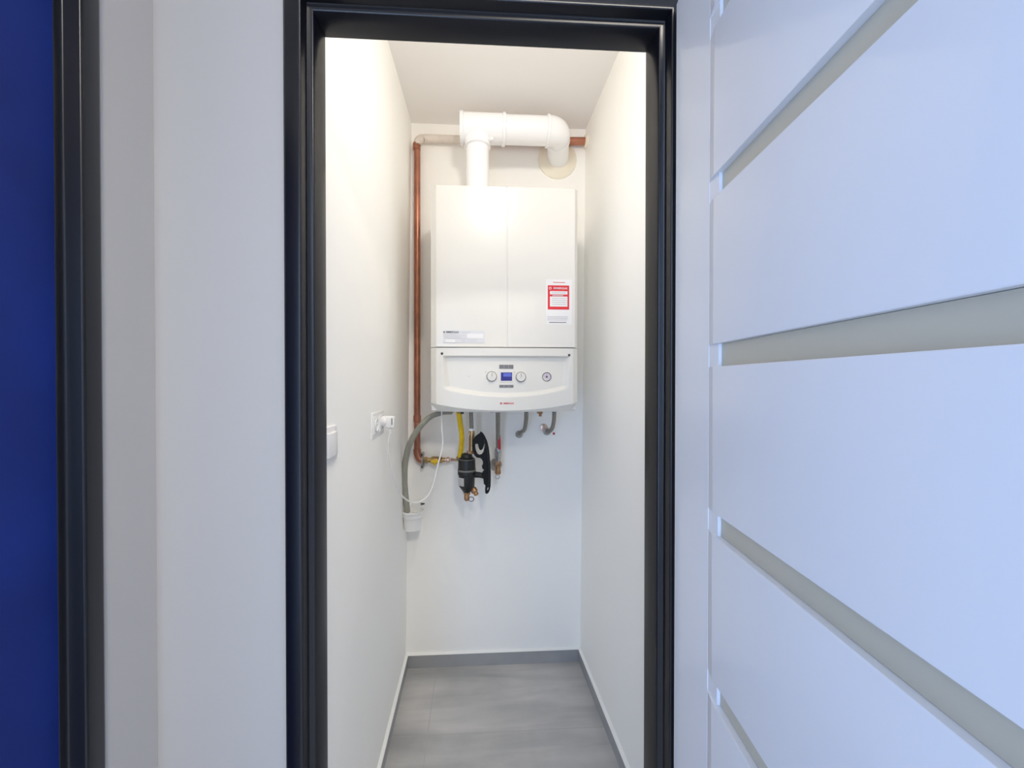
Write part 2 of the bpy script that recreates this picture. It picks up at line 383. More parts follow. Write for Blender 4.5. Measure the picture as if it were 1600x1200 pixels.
# ------------------------------------------------------------------ boiler
YB0 = 1.550
A = PY(672.5, 600, YB0); B = PY(904, 600, YB0); BX0, BX1 = A.x, B.x
ZTOP = PY(790, 291.5, YB0).z; ZBOT = PY(788, 643.5, YB0).z; ZS = PY(790, 543, YB0).z
boiler = thing('gas_boiler', 'white wall-hung gas boiler with control panel in the closet', 'boiler', ((BX0 + BX1) / 2, 1.72, ZBOT))
ch = .020; chr_ = .013
FX0 = PY(681, 600, YB0).x; FX1 = PY(898.5, 600, YB0).x
YC = YB0 + .022
bm = N(); prism(bm, [(BX0, YB - .001), (BX0, YC), (FX0, YB0 + .003), (FX1, YB0 + .003), (BX1, YC), (BX1, YB - .001)], 'z', ZS + .0015, ZTOP)
obj('casing', bm, M['cream'], boiler)
bm = N(); prism(bm, [(BX0 + .002, YB - .001), (BX0 + .002, YC + .005), (BX1 - .002, YC + .005), (BX1 - .002, YB - .001)], 'z', ZBOT + .006, ZS + .0015)
o = obj('lower_casing', bm, M['cream'], boiler)
# front door panel with central groove
gx = PY(792.5, 400, YB0).x
bm = N(); prism(bm, [(FX0 + .001, YB0 + .0032), (FX0 + .001, YB0 + .001), (FX0 + .003, YB0), (gx - .003, YB0), (gx - .001, YB0 + .0022), (gx + .001, YB0 + .0022), (gx + .003, YB0), (FX1 - .003, YB0), (FX1 - .001, YB0 + .001), (FX1 - .001, YB0 + .0032)], 'z', ZS + .003, ZTOP - .002)
obj('front_panel', bm, M['cream'], boiler)
# control module as a sculpted shell
def sstep(a, b, x):
    t = max(0, min(1, (x - a) / (b - a))); return t * t * (3 - 2 * t)
def bulge(x): return .016 * (1 - ((x - 788) / 116) ** 2)
def proud(x, y):
    p = .002 + bulge(x)
    e = min(x - 672.5, 904 - x)
    if e < 9: p -= (9 - e) / 9 * (.020 + 0 * p)
    # recess
    yb = 621 - 13 * ((x - 790) / 99) ** 2
    inset = 4 * sstep(560, 606, y)
    rx = min(sstep(690.5 + inset * .2, 699 + inset, x), sstep(690.5 + inset * .2, 699 + inset, 1580.5 - x))
    ry = min(sstep(556.3, 558.5, y), 1 - sstep(yb - 8, yb, y))
    rec = rx * ry
    p -= rec * (.017 - .006 * sstep(558, 612, y))
    # lip line above the recess stands slightly proud
    # underside fold
    yo = 641.0 - 9.5 * abs((x - 788) / 104) ** 2.2
    if y > yo: p -= (y - yo) / 11 * .034
    return p
bm = N(); nx, ny = 232, 198; V = {}
for i in range(nx + 1):
    for j in range(ny + 1):
        x = 672.5 + 231.5 * i / nx; y = 544.2 + 99.3 * j / ny
        q = PY(788, y, YB0); X = BX0 + (BX1 - BX0) * i / nx
        V[i, j] = bm.verts.new((X, YB0 - proud(x, y), q.z))
for i in range(nx):
    for j in range(ny): bm.faces.new((V[i, j], V[i + 1, j], V[i + 1, j + 1], V[i, j + 1]))
# sides, top and underside back to the casing
rim = [V[i, 0] for i in range(nx + 1)] + [V[nx, j] for j in range(1, ny + 1)] + [V[i, ny] for i in range(nx - 1, -1, -1)] + [V[0, j] for j in range(ny - 1, 0, -1)]
bk = [bm.verts.new((v.co.x, max(v.co.y, YB0 + .028) if v.co.y < YB0 + .028 else v.co.y + .001, v.co.z)) for v in rim]
for k in range(len(rim)): bm.faces.new((rim[k], rim[(k + 1) % len(rim)], bk[(k + 1) % len(rim)], bk[k]))
cp = obj('control_panel', bm, M['panel'], boiler, smooth=True, angle=50)
def on(px, py, lift=0):
    """a point of the control panel's surface seen at px, py"""
    q = PY(788, py, YB0); X = BX0 + (BX1 - BX0) * (px - 672.5) / 231.5
    return Vector((X, YB0 - proud(px, py) - lift, q.z))
def sub(name, bm, mat, smooth=False): 
    return obj(name, bm, mat, cp, smooth)
for nm, px, py in (('knob', 767, 588.3), ('knob', 812.3, 589)):
    c = on(px, py); bm = N()
    lathe(bm, c + Vector((0, .001, 0)), (0, -1, 0), [(0, .0212), (.003, .0212), (.004, .0185), (.012, .0172), (.0135, .0155), (.0135, .001)], 40)
    box(bm, (c.x - .0022, c.y - .0165, c.z - .002), (c.x + .0022, c.y - .011, c.z + .0165), .0006)
    sub('knob', bm, M['panel'], True)
    bm = N(); torus(bm, c + Vector((0, -.0032, 0)), (0, 1, 0), .0196, .0009, 40); g = sub('dial_ring', bm, M['grey'], True); g['label'] = 'grey ring around a knob'
    bm = N(); box(bm, (c.x - .0007, c.y - .0172, c.z + .002), (c.x + .0007, c.y - .0164, c.z + .0145)); sub('pointer_mark', bm, M['grey'])
c0 = on(779.8, 597.6); c1 = on(800.6, 579.6); yy = min(c0.y, c1.y, on(790, 588).y)
bm = N(); box(bm, (c0.x, yy - .0015, c0.z), (c1.x, yy + .006, c1.z), .0012); sub('display_bezel', bm, M['panel'])
c0 = on(781.3, 595); c1 = on(798.6, 582); bm = N(); box(bm, (c0.x, yy - .0022, c0.z), (c1.x, yy, c1.z)); g = sub('display', bm, M['screen']); g['label'] = 'dark blue lit display'
c0 = on(785, 588.5); c1 = on(797.5, 583.2); bm = N(); box(bm, (c0.x, yy - .0026, c0.z), (c1.x, yy - .002, c1.z)); sub('display_readout', bm, M['screenl'])
for y0, y1 in ((570, 576.2), (601.4, 605.6)):
    a = on(778.8, y1); b_ = on(800.8, y0); y_ = min(a.y, b_.y, on(790, (y0 + y1) / 2).y)
    bm = N(); box(bm, (a.x, y_ - .002, a.z), (b_.x, y_ + .004, b_.z), .0006); g = sub('button_strip', bm, M['grey']); g['label'] = 'grey button strip'
    for k in range(1, 3):
        xx = a.x + (b_.x - a.x) * k / 3; bm = N(); box(bm, (xx - .0004, y_ - .0024, a.z), (xx + .0004, y_ - .0015, b_.z)); sub('button_gap', bm, M['lgrey'])
c = on(853.4, 588.8)
bm = N(); lathe(bm, c + Vector((0, .004, 0)), (0, -1, 0), [(0, .022), (.004, .0222), (.0062, .0205), (.0062, .018), (.002, .0172), (.002, .001)], 40); sub('gauge_bezel', bm, M['panel'], True)
bm = N(); torus(bm, c + Vector((0, -.0012, 0)), (0, 1, 0), .0168, .0014, 40); sub('gauge_rim', bm, M['dark'], True)
bm = N(); lathe(bm, c + Vector((0, .001, 0)), (0, -1, 0), [(0, .016), (.0018, .016)], 32); sub('gauge_face', bm, M['gauge'])
bm = N(); lathe(bm, c + Vector((0, 0, 0)), (0, -1, 0), [(0, .0036), (.0030, .0036)], 16); box(bm, (c.x - .0005, c.y - .0028, c.z), (c.x + .0005, c.y - .0018, c.z + .010)); sub('gauge_needle', bm, M['dark'])
for px, py in ((690.5, 553), (888.3, 554.7)):
    c = on(px, py); bm = N(); lathe(bm, c + Vector((0, .001, 0)), (0, -1, 0), [(0, .0050), (.0020, .0050), (.0024, .0038)], 20); g = sub('screw', bm, M['dark']); g['label'] = 'dark screw head'
# writing on the boiler
def surf_y(px0, px1, py): return min(on(px0, py).y, on(px1, py).y, on((px0 + px1) / 2, py).y)
cc = on(791.5, 629.8); text_mesh('logo', 'IMMERGAS', M['redprint'], cp, (cc.x + .0036, surf_y(782, 801, 629.8) - .0004, cc.z), .040, .0066)
c = on(781.2, 629.8); bm = N(); torus(bm, (c.x, surf_y(782, 801, 629.8) - .0004, c.z), (0, 1, 0), .0032, .0009, 20); box(bm, (c.x - .0012, cc.y - .0018, c.z - .0012), (c.x + .0012, cc.y - .0006, c.z + .0012)); sub('logo_emblem', bm, M['redprint'])
c = on(736, 588.3); text_mesh('model_lettering', 'VICTRIX', M['lgrey'], cp, (c.x, on(729, 588.3).y - .0002, c.z), .034, .0050)
for px in (757.8, 803):
    c = on(px, 581.5); bm = N(); lathe(bm, c + Vector((0, .0005, 0)), (0, -1, 0), [(0, .0016), (.0009, .0016)], 12); sub('dial_symbol', bm, M['grey'])
# stickers on the front panel
def sp(px, py):
    q = PY(px, py, YB0); return q
def sticker(name, x0, y0, x1, y1, mat, parent, lift=.0006, th=.0006):
    a = sp(x0, y1); b_ = sp(x1, y0); bm = N(); box(bm, (a.x, YB0 - lift, a.z), (b_.x, YB0 - lift + th, b_.z)); return obj(name, bm, mat, parent)
rp = sticker('rating_label', 692, 516.5, 757, 536, M['paperg'], boiler); rp['label'] = 'grey rating label with black heading'
text_mesh('heading', 'IMMERGAS', M['dark'], rp, (sp(706.5, 0).x, YB0 - .0008, sp(0 + 706.5, 518.9).z), .048, .0075)
bm = N(); c = sp(694, 519); torus(bm, (c.x, YB0 - .0008, c.z), (0, 1, 0), .0028, .0009, 16); obj('heading_emblem', bm, M['dark'], rp)
bm = N()
def line(bm, x0, x1, y, h=.55, l=.0010):
    a = sp(x0, y + h / 2); b_ = sp(x1, y - h / 2); box(bm, (a.x, YB0 - l, a.z), (b_.x, YB0 - .0003, b_.z))
for x0, x1, y in ((721, 736, 518.3), (721, 733, 520.3), (693.5, 712, 522.6), (693.5, 728, 524.6), (694, 720, 526.6), (695, 730, 528.6), (721, 727, 531.5), (721, 727, 533.6), (730, 746, 530.8), (730, 744, 533), (692.3, 756.7, 535.6)): line(bm, x0, x1, y)
obj('small_print', bm, M['lgrey'], rp)
sticker('label_field', 696, 530.3, 711, 534.8, M['paper'], rp, .0011, .0005)
sticker('label_field', 730, 521.5, 755, 528.5, M['paper'], rp, .0011, .0005)
rs = sticker('warning_sticker', 852.8, 437, 893.5, 507, M['paper'], boiler); rs['label'] = 'white notice sheet with a red printed square'
sticker('red_square', 855.8, 446.3, 889.3, 483.6, M['redprint'], rs, .0010, .0006)
text_mesh('heading', 'IMMERGAS', M['paper'], rs, (sp(875.6, 450).x, YB0 - .0012, sp(875.6, 450.6).z), .055, .0078)
bm = N(); c = sp(859.6, 450.4); torus(bm, (c.x, YB0 - .0012, c.z), (0, 1, 0), .0042, .0011, 16); obj('heading_emblem', bm, M['paper'], rs)
sticker('white_field', 859.2, 455.2, 886.6, 460, M['paper'], rs, .0014, .0006)
sticker('white_field', 859.2, 463.6, 886.6, 479, M['paper'], rs, .0014, .0006)
bm = N()
for k in range(4): line(bm, 862, 884.5, 466.3 + 3.2 * k, .8, .0018)
line(bm, 862, 884, 457.6, 1.0, .0018); line(bm, 863, 880, 461.8, 1.1, .0018)
obj('small_print', bm, M['lgrey'], rs)
bm = N()
for x0, x1, y in ((855, 887, 495), (855, 888, 497.5), (855, 886, 500)): line(bm, x0, x1, y, .9, .001)
obj('small_print', bm, M['lgrey'], rs)
bm = N(); line(bm, 858, 885, 503.8, 1.0, .001); obj('bottom_line', bm, M['grey'], rs)
bm = N(); line(bm, 864, 883, 441.3, .6, .001); obj('top_line', bm, M['redprint'], rs)
# connection plate and stubs under the boiler
YU = 1.70
bm = N(); box(bm, (PY(692, 600, YU).x, 1.64, ZBOT - .002), (PY(878, 600, YU).x, 1.80, ZBOT + .006)); g = obj('connection_plate', bm, M['steel'], boiler)
def stub(px, r_, l, mat, name='connection_stub', Y=YU):
    x = PY(px, 643, Y).x; bm = N(); hexnut(bm, (x, Y, ZBOT - .002), (0, 0, -1), l, r_); obj(name, bm, mat, boiler)
for px, r_, l, mt in ((705, .013, .012, 'brass'), (717, .012, .013, 'brass'), (736, .012, .012, 'steel'), (778, .012, .013, 'steel'), (822, .011, .011, 'steel'), (866, .011, .011, 'steel')): stub(px, r_, l, M[mt])
bm = N(); x = PY(843.5, 643, YU).x; box(bm, (x - .011, YU - .012, ZBOT - .020), (x + .011, YU + .012, ZBOT), .002); lathe(bm, (x + .002, YU, ZBOT - .020), (0, 0, -1), [(0, .006), (.012, .006), (.012, .003)], 16); g = obj('fill_valve', bm, M['bronze'], boiler, True)
bm = N(); x = PY(768, 643, YU).x; lathe(bm, (x, YU - .02, ZBOT - .004), (0, -1, 0), [(0, .008), (.02, .009), (.022, .005)], 16); obj('safety_valve_outlet', bm, M['solder'], boiler, True)
bm = N(); x = PY(722, 643, YU).x; box(bm, (x - .006, YU - .03, ZBOT - .018), (x + .008, YU - .01, ZBOT - .002), .002); g = obj('drain_tap', bm, M['dark'], boiler)
for px in (709.5, 867.5):
    x = PY(px, 643, YU - .03).x; bm = N(); lathe(bm, (x, YU - .03, ZBOT - .001), (0, 0, -1), [(0, .008), (.007, .008), (.008, .004)], 16); obj('plate_screw', bm, M['whitep'], boiler, True)

# ------------------------------------------------------------------ flue
ZF = CAMZ + 1.070; YP = 1.713
T0 = PY(719, 199.5, YP); TC = PY(746, 200, YP); E0 = PY(856, 206, YP); EC = PY(872.5, 207, YP)
zf = (T0.z + E0.z) / 2
flue = thing('flue_pipe', 'white flue pipe with tee and elbow above the boiler', 'flue pipe', (TC.x, YP, ZTOP))
R1 = .060; R2 = .0495
def P3(x, y=YP, z=None): return Vector((x, y, zf if z is None else z))
bm = N(); xt1 = PY(784, 200, YP).x
lathe(bm, P3(T0.x), (1, 0, 0), [(0, R1 - .002), (0, R1 + .004), (.012, R1 + .005), (.016, R1), (xt1 - T0.x, R1), (xt1 - T0.x + .002, R1 + .004), (xt1 - T0.x + .014, R1 + .004), (xt1 - T0.x + .016, R1 - .002)], 48)
lathe(bm, (TC.x, YP, zf), (0, 0, -1), [(0, R2), (R1 - .006, R2 + .0075), (R1 + .012, R2 + .006), (R1 + .020, R2 + .007), (R1 + .024, R2 + .001)], 48)
tee = obj('tee', bm, M['flue'], flue, True)
bm = N(); lathe(bm, (TC.x + .052, YP - .030, zf - R1 - .004), (.3, -.8, -.2), [(0, .007), (.022, .007), (.025, .003)], 16); obj('test_point', bm, M['flue'], tee, True)
bm = N(); lathe(bm, (TC.x, YP, zf - .05), (0, 0, -1), [(0, R2), (zf - .05 - ZTOP - .012, R2), (zf - .05 - ZTOP - .010, R2 + .003), (zf - .05 - ZTOP + .001, R2 + .003)], 48); obj('riser', bm, M['flue'], flue, True)
xe = E0.x
bm = N(); lathe(bm, P3(xt1 + .010), (1, 0, 0), [(0, R1 - .003), (xe - xt1 - .012, R1 - .003), (xe - xt1 - .012, R1 - .004)], 48); obj('horizontal_pipe', bm, M['flue'], flue, True)
# elbow towards the back wall
WE = PY(872, 247.5, YB - .001); WE.z = zf - .008
cr = .058
endd = (Vector((WE.x, WE.y, WE.z)) - Vector((PY(872, 206, YP).x, YP, zf))).normalized()
path = [P3(xe - .004), P3(xe + .002)]
pc = PY(873.5, 206, YP).x
k0 = P3(xe + .004); k1 = P3(pc + .002); k2 = P3(pc + .006, YP + .055)
for i in range(1, 15):
    t = i / 14; path.append(k0 * (1 - t) ** 2 + k1 * 2 * t * (1 - t) + k2 * t * t)
rr = [R1 + .004, R1] + [R1 - (R1 - .052) * (i / 14) for i in range(1, 15)]
bm = N(); tube(bm, path, rr, 40)
lathe(bm, P3(xe - .008), (1, 0, 0), [(0, R1 - .002), (.001, R1 + .004), (.010, R1 + .004), (.012, R1 - .002)], 48)
obj('elbow', bm, M['flue'], flue, True)
bm = N(); wl = Vector((WE.x, WE.y, WE.z)) - k2; L = wl.length
lathe(bm, k2 - wl.normalized() * .004, wl, [(0, .054), (.014, .055), (.016, .050), (L + .004, .050)], 40); obj('wall_pipe', bm, M['flue'], flue, True)
bm = N(); lathe(bm, (WE.x - .004, YB, WE.z), (0, -1, 0), [(0, .094), (.006, .094), (.012, .086), (.014, .070), (.022, .058), (.024, .052)], 48); g = obj('rosette', bm, M['rosette'], flue, True); g['label'] = 'ivory wall rosette'

# ------------------------------------------------------------------ copper gas pipe
YG = 1.886; RG = .0145
g0 = PY(652, 226, YG); g1 = PY(652, 705, YG)
gp = thing('gas_pipe', 'copper gas pipe running round the boiler on the back wall', 'pipe', (g1.x, YG, g1.z))
zt = PY(652, 216, YG).z
xj = PY(722, 214, YG).x
bm = N(); tube(bm, [(g0.x, YG, zt - .028), (g1.x, YG, g1.z + .006)], RG, 20)
obj('vertical_pipe', bm, M['copper'], gp, True)
bm = N(); 
bm.free()
for z_ in (g1.z + .17, zt - .024):
    bm = N(); lathe(bm, (g1.x, YG, z_), (0, 0, -1), [(0, RG), (.001, RG + .0025), (.004, RG + .003), (.030, RG + .003), (.032, RG)], 20)
    obj('solder_coupling', bm, M['copper'], gp, True)
# lower elbow
zl = PY(660, 719, YG).z
bm = N(); a = Vector((g1.x, YG, g1.z + .010)); c = Vector((g1.x, YG, zl)); e = Vector((PY(661, 719, YG).x, YG, zl))
pp = [a * (1 - t) ** 2 + c * 2 * t * (1 - t) + e * t * t for t in [i / 10 for i in range(11)]]
tube(bm, pp, RG + .003, 20); obj('elbow', bm, M['copper'], gp, True)
# upper elbow and plaster-smeared run
bm = N(); a = Vector((g0.x, YG, zt - .032)); c = Vector((g0.x, YG, zt)); e = Vector((g0.x + .035, YG, zt))
pp = [a * (1 - t) ** 2 + c * 2 * t * (1 - t) + e * t * t for t in [i / 10 for i in range(11)]]
pp += [Vector((xj + .07, YG, zt + .000))]
tube(bm, spline(pp, 3), RG + .0035, 20); g = obj('plastered_pipe', bm, M['coppaint'], gp, True); g['label'] = 'pipe run smeared with pale plaster'
zr = PY(905, 222.5, YG).z
bm = N(); tube(bm, [(xj + .06, YG, zt), (XR1 - .004, YG, max(zr, zf + .068))], RG + .003, 20); obj('horizontal_pipe', bm, M['copper'], gp, True)
bm = N(); lathe(bm, (XR1 + .004, YG - .002, max(zr, zf + .068)), (-1, 0, 0), [(0, .029), (.014, .029), (.018, .026), (.018, .018)], 28); g = obj('wall_collar', bm, M['rosette'], gp, True); g['label'] = 'ivory collar where the pipe enters the right wall'
# clamp and gas valve
YV = YG
def vx(px, Y=YV): return PY(px, 700, Y).x
cl = thing('pipe_clamp', 'silver pipe clamp beside the lower copper elbow', 'pipe clamp', (vx(659.5), YB, zl))
bm = N(); torus(bm, (vx(660), YV, zl), (1, 0, 0), RG + .006, .0045, 28); box(bm, (vx(657.5), YV - .006, zl + .018), (vx(662), YB, zl + .035), .002); box(bm, (vx(657.5), YV - .006, zl - .038), (vx(662), YB, zl - .018), .002)
obj('band', bm, M['steel'], cl, True)
for s_ in (.028, -.030):
    bm = N(); lathe(bm, (vx(659.7), YV - .006, zl + s_), (0, -1, 0), [(0, .004), (.004, .004)], 12); obj('bolt', bm, M['dark'], cl)
gv = thing('gas_valve', 'brass gas valve with a yellow tap between clamp and yellow hose', 'valve', (vx(680), YV, zl))
bm = N()
hexnut(bm, (vx(663), YV, zl), (1, 0, 0), .016, .0165); lathe(bm, (vx(667), YV, zl), (1, 0, 0), [(0, .011), (.02, .011), (.021, .016), (.028, .017), (.050, .0175), (.058, .014), (.062, .011), (.085, .011)], 24)
hexnut(bm, (vx(685), YV, zl), (1, 0, 0), .018, .0165)
obj('body', bm, M['brass'], gv, True)
bm = N(); box(bm, (vx(674), YV - .030, zl - .009), (vx(687), YV - .018, zl + .007), .003); lathe(bm, (vx(680), YV - .022, zl - .004), (0, 0, -1), [(0, .006), (.016, .005)], 12); g = obj('tap_handle', bm, M['yellow'], gv, True); g['label'] = 'yellow tap handle'
bm = N(); lathe(bm, (vx(692), YV, zl), (1, 0, 0), [(0, .010), (.016, .010), (.018, .014), (.030, .014), (.033, .008)], 20); obj('union', bm, M['solder'], gv, True)
# outlet pipe bending to hose
hx = vx(718, 1.80)
bm = N(); tube(bm, spline([(vx(700), YV, zl), (vx(706), YV, zl + .001), (vx(711), YV - .02, zl + .004), (vx(716, 1.83), 1.835, zl + .008), (hx, 1.80, zl + .020)], 6), .0075, 16); obj('outlet_bend', bm, M['solder'], gv, True)
gh = thing('gas_hose', 'yellow gas hose hanging from the boiler to the brass valve', 'hose', (hx, 1.80, zl + .02))
pts = [(PY(717, 647, YU).x, YU, ZBOT - .012), PY(719, 660, 1.72), PY(721.5, 680, 1.75), PY(720.8, 698, 1.78), (hx, 1.80, zl + .020)]
sp_ = spline(pts, 10)
bm = N(); tube(bm, sp_, lambda i: .0112 + .0006 * (i % 2), 20); obj('hose', bm, M['yellow'], gh, True)
bm = N(); lathe(bm, sp_[-1] + Vector((0, 0, .012)), (0, 0, -1), [(0, .0125), (.002, .014), (.016, .014), (.018, .009)], 20); obj('ferrule', bm, M['brass'], gh, True)

# ------------------------------------------------------------------ drain hose, cup
dh = thing('drain_hose', 'grey drain hose curving from boiler into white cup', 'hose', PY(636, 800, 1.80))
pts = [(706, 646, 1.70), (694, 645.5, 1.69), (685, 646.5, 1.68), (675, 650, 1.68), (665, 657.5, 1.68), (652.4, 672, 1.69), (641.5, 691, 1.71), (635.5, 710, 1.74), (632.6, 729, 1.76), (632.2, 754, 1.78), (634, 777, 1.79), (636.5, 800, 1.80)]
pw = [PY(*p) for p in pts]; pw[0].z = pw[1].z = ZBOT - .012
sp_ = spline(pw, 16); n_ = len(sp_)
bm = N(); tube(bm, sp_, lambda i: (.0095 + .0035 * min(1, i / (n_ * .6))) + .0005 * (i % 2), 22); tag(obj('hose', bm, M['hose'], dh, True), '', ''); 
h = dh.children[0]
for k in ('label', 'category'): del h[k]
YCU = 1.812; cc = PY(645, 797, YCU); zr_ = cc.z; zb_ = PY(645, 827, YCU).z; rc = .0475
cup = thing('condensate_cup', 'small white drain cup fixed in the corner under the grey hose', 'cup', (cc.x, YCU, zb_))
bm = N(); H = zr_ - zb_
lathe(bm, (cc.x, YCU, zb_), (0, 0, 1), [(0, .034), (.003, .037), (H * .62, .0405), (H * .66, .0425), (H * .68, .0445), (H * .86, .0455), (H * .90, .049), (H - .001, .0495), (H, .0485), (H, .0445), (H * .85, .0425), (H * .35, .037), (H * .34, .001)], 48)
obj('body', bm, M['whitep'], cup, True)
bm = N(); lathe(bm, (cc.x, YCU + .030, zr_ - .03), (0, 1, 0), [(0, .012), (YB - YCU - .030, .012)], 20); obj('wall_spigot', bm, M['whitep'], cup, True)
bm = N(); box(bm, (cc.x - .012, YCU + .043, zr_ - .02), (cc.x + .040, YCU + .052, zr_ + .026), .003); obj('back_plate', bm, M['whitep'], cup)
bm = N(); box(bm, (cc.x + .030, YCU + .036, zr_ + .012), (cc.x + .048, YCU + .046, zr_ + .018), .002); g = obj('clip', bm, M['dark'], cup)

# ------------------------------------------------------------------ sockets, plug, switch, cable
def wlx(y): return XLF + (XL0 * .6 + XL1 * .4 - XLF) * (y - YW1) / (YB - YW1)
XW = wlx(1.3)
s0 = PXX(582, 646, XW + .011); s1 = PXX(600, 640, XW + .011)
zc = (PXX(582.5, 645.5, XW + .011).z + PXX(582.5, 687, XW + .011).z) / 2
so = thing('wall_socket', 'white double wall socket on the left closet wall', 'socket', (XW, (s0.y + s1.y) / 2, zc))
hh = abs(PXX(582.5, 645.5, XW + .011).z - PXX(582.5, 687, XW + .011).z) / 2
bm = N(); box(bm, (XW - .006, s0.y, zc - hh), (XW + .011, s1.y, zc + hh), .003); obj('frame', bm, M['whitep'], so, True)
gy = []
for k in (.25, .75):
    y_ = s0.y + (s1.y - s0.y) * k; gy.append(y_)
    bm = N(); box(bm, (XW + .009, y_ - .028, zc - .028), (XW + .0135, y_ + .028, zc + .028), .002); ins = obj('insert', bm, M['whitep'], so, True)
    bm = N(); lathe(bm, (XW + .0136, y_, zc), (1, 0, 0), [(0, .0205), (.002, .0215), (.003, .0205), (.003, .0185), (.0004, .0182), (.0004, .001)], 32); obj('socket_well', bm, M['whitep'], ins, True)
    if k < .5:
        for dy in (-.0095, .0095):
            bm = N(); lathe(bm, (XW + .0138, y_ + dy, zc), (1, 0, 0), [(0, .0024), (.0006, .0024)], 12); obj('contact_hole', bm, M['dark'], ins)
py_ = gy[1] - .004
pg = thing('power_plug', 'white plug with cable in the double socket', 'plug', (XW + .016, py_, zc))
zp = zc + .004
bm = N(); lathe(bm, (XW + .0166, py_, zp), (1, 0, 0), [(0, .0175), (.004, .0185), (.010, .0185), (.014, .016)], 28)
box(bm, (XW + .024, py_ - .013, zp - .022), (XW + .056, py_ + .013, zp + .018), .005)
obj('body', bm, M['whitep'], pg, True)
bm = N(); box(bm, (XW + .048, py_ - .0145, zp - .010), (XW + .051, py_ - .0125, zp + .012)); g = obj('grip_slot', bm, M['grey'], pg)
bm = N(); ps = Vector((XW + .040, py_, zp - .020)); lathe(bm, ps, (0, 0, -1), [(0, .006), (.022, .0042)], 16); obj('strain_relief', bm, M['whitep'], pg, True)
cpts = [ps + Vector((0, 0, -.018)), PY(606.4, 697, 1.36), PY(610.5, 727, 1.40), PY(616, 750, 1.44), PY(625.6, 771.4, 1.50), PY(639, 783.2, 1.57), PY(652, 785, 1.61), PY(666, 777, 1.64), PY(674.5, 763.8, 1.65), PY(680, 744.6, 1.66), PY(685, 723.5, 1.66), PY(690.5, 702.4, 1.66), PY(692, 687, 1.665), PY(690.3, 668, 1.67), PY(690, 643, 1.67)]
bm = N(); tube(bm, spline(cpts, 8), .0030, 12); g = obj('cable', bm, M['whitep'], pg, True); g['label'] = 'thin white cable looping down and up to the boiler'
XS = wlx(.93)
s1 = PXX(527, 690, XS + .010); s0y = s1.y - .084; z0 = PXX(527, 668, XS + .01).z; z1 = PXX(527, 712, XS + .01).z
zc = (z0 + z1) / 2
sw = thing('light_switch', 'white light switch on the left closet wall beside the frame', 'light switch', (XS, s0y + .042, zc))
bm = N(); box(bm, (XS - .006, s0y, zc - .040), (XS + .010, s1.y, zc + .040), .003); obj('frame', bm, M['whitep'], sw, True)
bm = N(); box(bm, (XS + .008, s0y + .014, zc - .027), (XS + .0165, s1.y - .014, zc + .027), .002); obj('rocker', bm, M['whitep'], sw, True)

# ------------------------------------------------------------------ magnetic filter
YM = 1.72
def fx(px, py=740): return PY(px, py, YM)
fc = fx(729.3)
fl = thing('magnetic_filter', 'black magnetic filter on a brass pipe below the boiler', 'filter', (fc.x, YM, fx(729, 783).z))
def fz(py): return PY(729, py, YM).z
K = YM / F * 1.0
bm = N()
prof = [(708, 5.5), (709.5, 8.3), (714, 9.3), (715.5, 11.5), (717.5, 13.2), (733, 13.6)]
lathe(bm, (fc.x, YM, fz(708)), (0, 0, -1), [(fz(708) - fz(y), r_ * K) for y, r_ in prof], 40); obj('filter_cap', bm, M['blackp'], fl, True)
bm = N(); lathe(bm, (fc.x, YM, fz(733)), (0, 0, -1), [(fz(733) - fz(y), r_ * K) for y, r_ in [(733, 14.4), (735.2, 14.4)]], 40); obj('ring', bm, M['greyring'], fl, True)
bm = N(); torus(bm, (fc.x, YM, fz(717)), (0, 0, 1), 12.6 * K, .0015, 32); obj('ring', bm, M['greyring'], fl, True)
bm = N(); prof = [(735.2, 14.2), (741, 14.0), (742, 12.9), (759, 12.2), (764, 8.6), (769, 5.4)]
lathe(bm, (fc.x, YM, fz(735.2)), (0, 0, -1), [(fz(735.2) - fz(y), r_ * K) for y, r_ in prof], 40); body = obj('filter_body', bm, M['blackp'], fl, True)
# paper label wrapped on the left front of the body
bm = N(); vs = []
for i in range(9):
    a = math.radians(186 + (252 - 186) * i / 8)
    for j, y in enumerate((744.5, 757)):
        vs.append(bm.verts.new((fc.x + math.cos(a) * 13.15 * K, YM + math.sin(a) * 13.15 * K, fz(y))))
for i in range(8): bm.faces.new((vs[2 * i], vs[2 * i + 1], vs[2 * i + 3], vs[2 * i + 2]))
bmesh.ops.solidify(bm, geom=bm.faces[:], thickness=.0004)
g = obj('sticker', bm, M['paper'], body); g['label'] = 'white paper label'
bm = N()
for y in (747.5, 750, 752.5):
    a0, a1 = math.radians(200), math.radians(230)
    for i in range(4):
        a = a0 + (a1 - a0) * i / 3; q = Vector((fc.x + math.cos(a) * 13.4 * K, YM + math.sin(a) * 13.4 * K, fz(y))); box(bm, q - Vector((.002, .0004, .0007)), q + Vector((.002, .0004, .0007)))
obj('sticker_print', bm, M['lgrey'], body)
bm = N(); zz = fz(768.5)
hexnut(bm, (fc.x, YM, zz), (0, 0, -1), .012, .0150); lathe(bm, (fc.x, YM, zz - .012), (0, 0, -1), [(0, .010), (.004, .012), (.020, .0115), (.026, .008)], 20); obj('drain_fitting', bm, M['bronze'], fl, True)
bm = N(); torus(bm, (fc.x + 7 * K, YM - .010, fz(779)), (0, 1, .3), 3.9 * K, .0016, 24); g = obj('pull_ring', bm, M['dark'], fl, True)
bm = N(); q = fx(740, 765); lathe(bm, (q.x - .006, YM + .002, q.z + .010), (.5, -.3, -.8), [(0, .008), (.008, .014), (.022, .015), (.028, .009), (.036, .011), (.04, .007)], 16); obj('side_tap', bm, M['bronze'], fl, True)
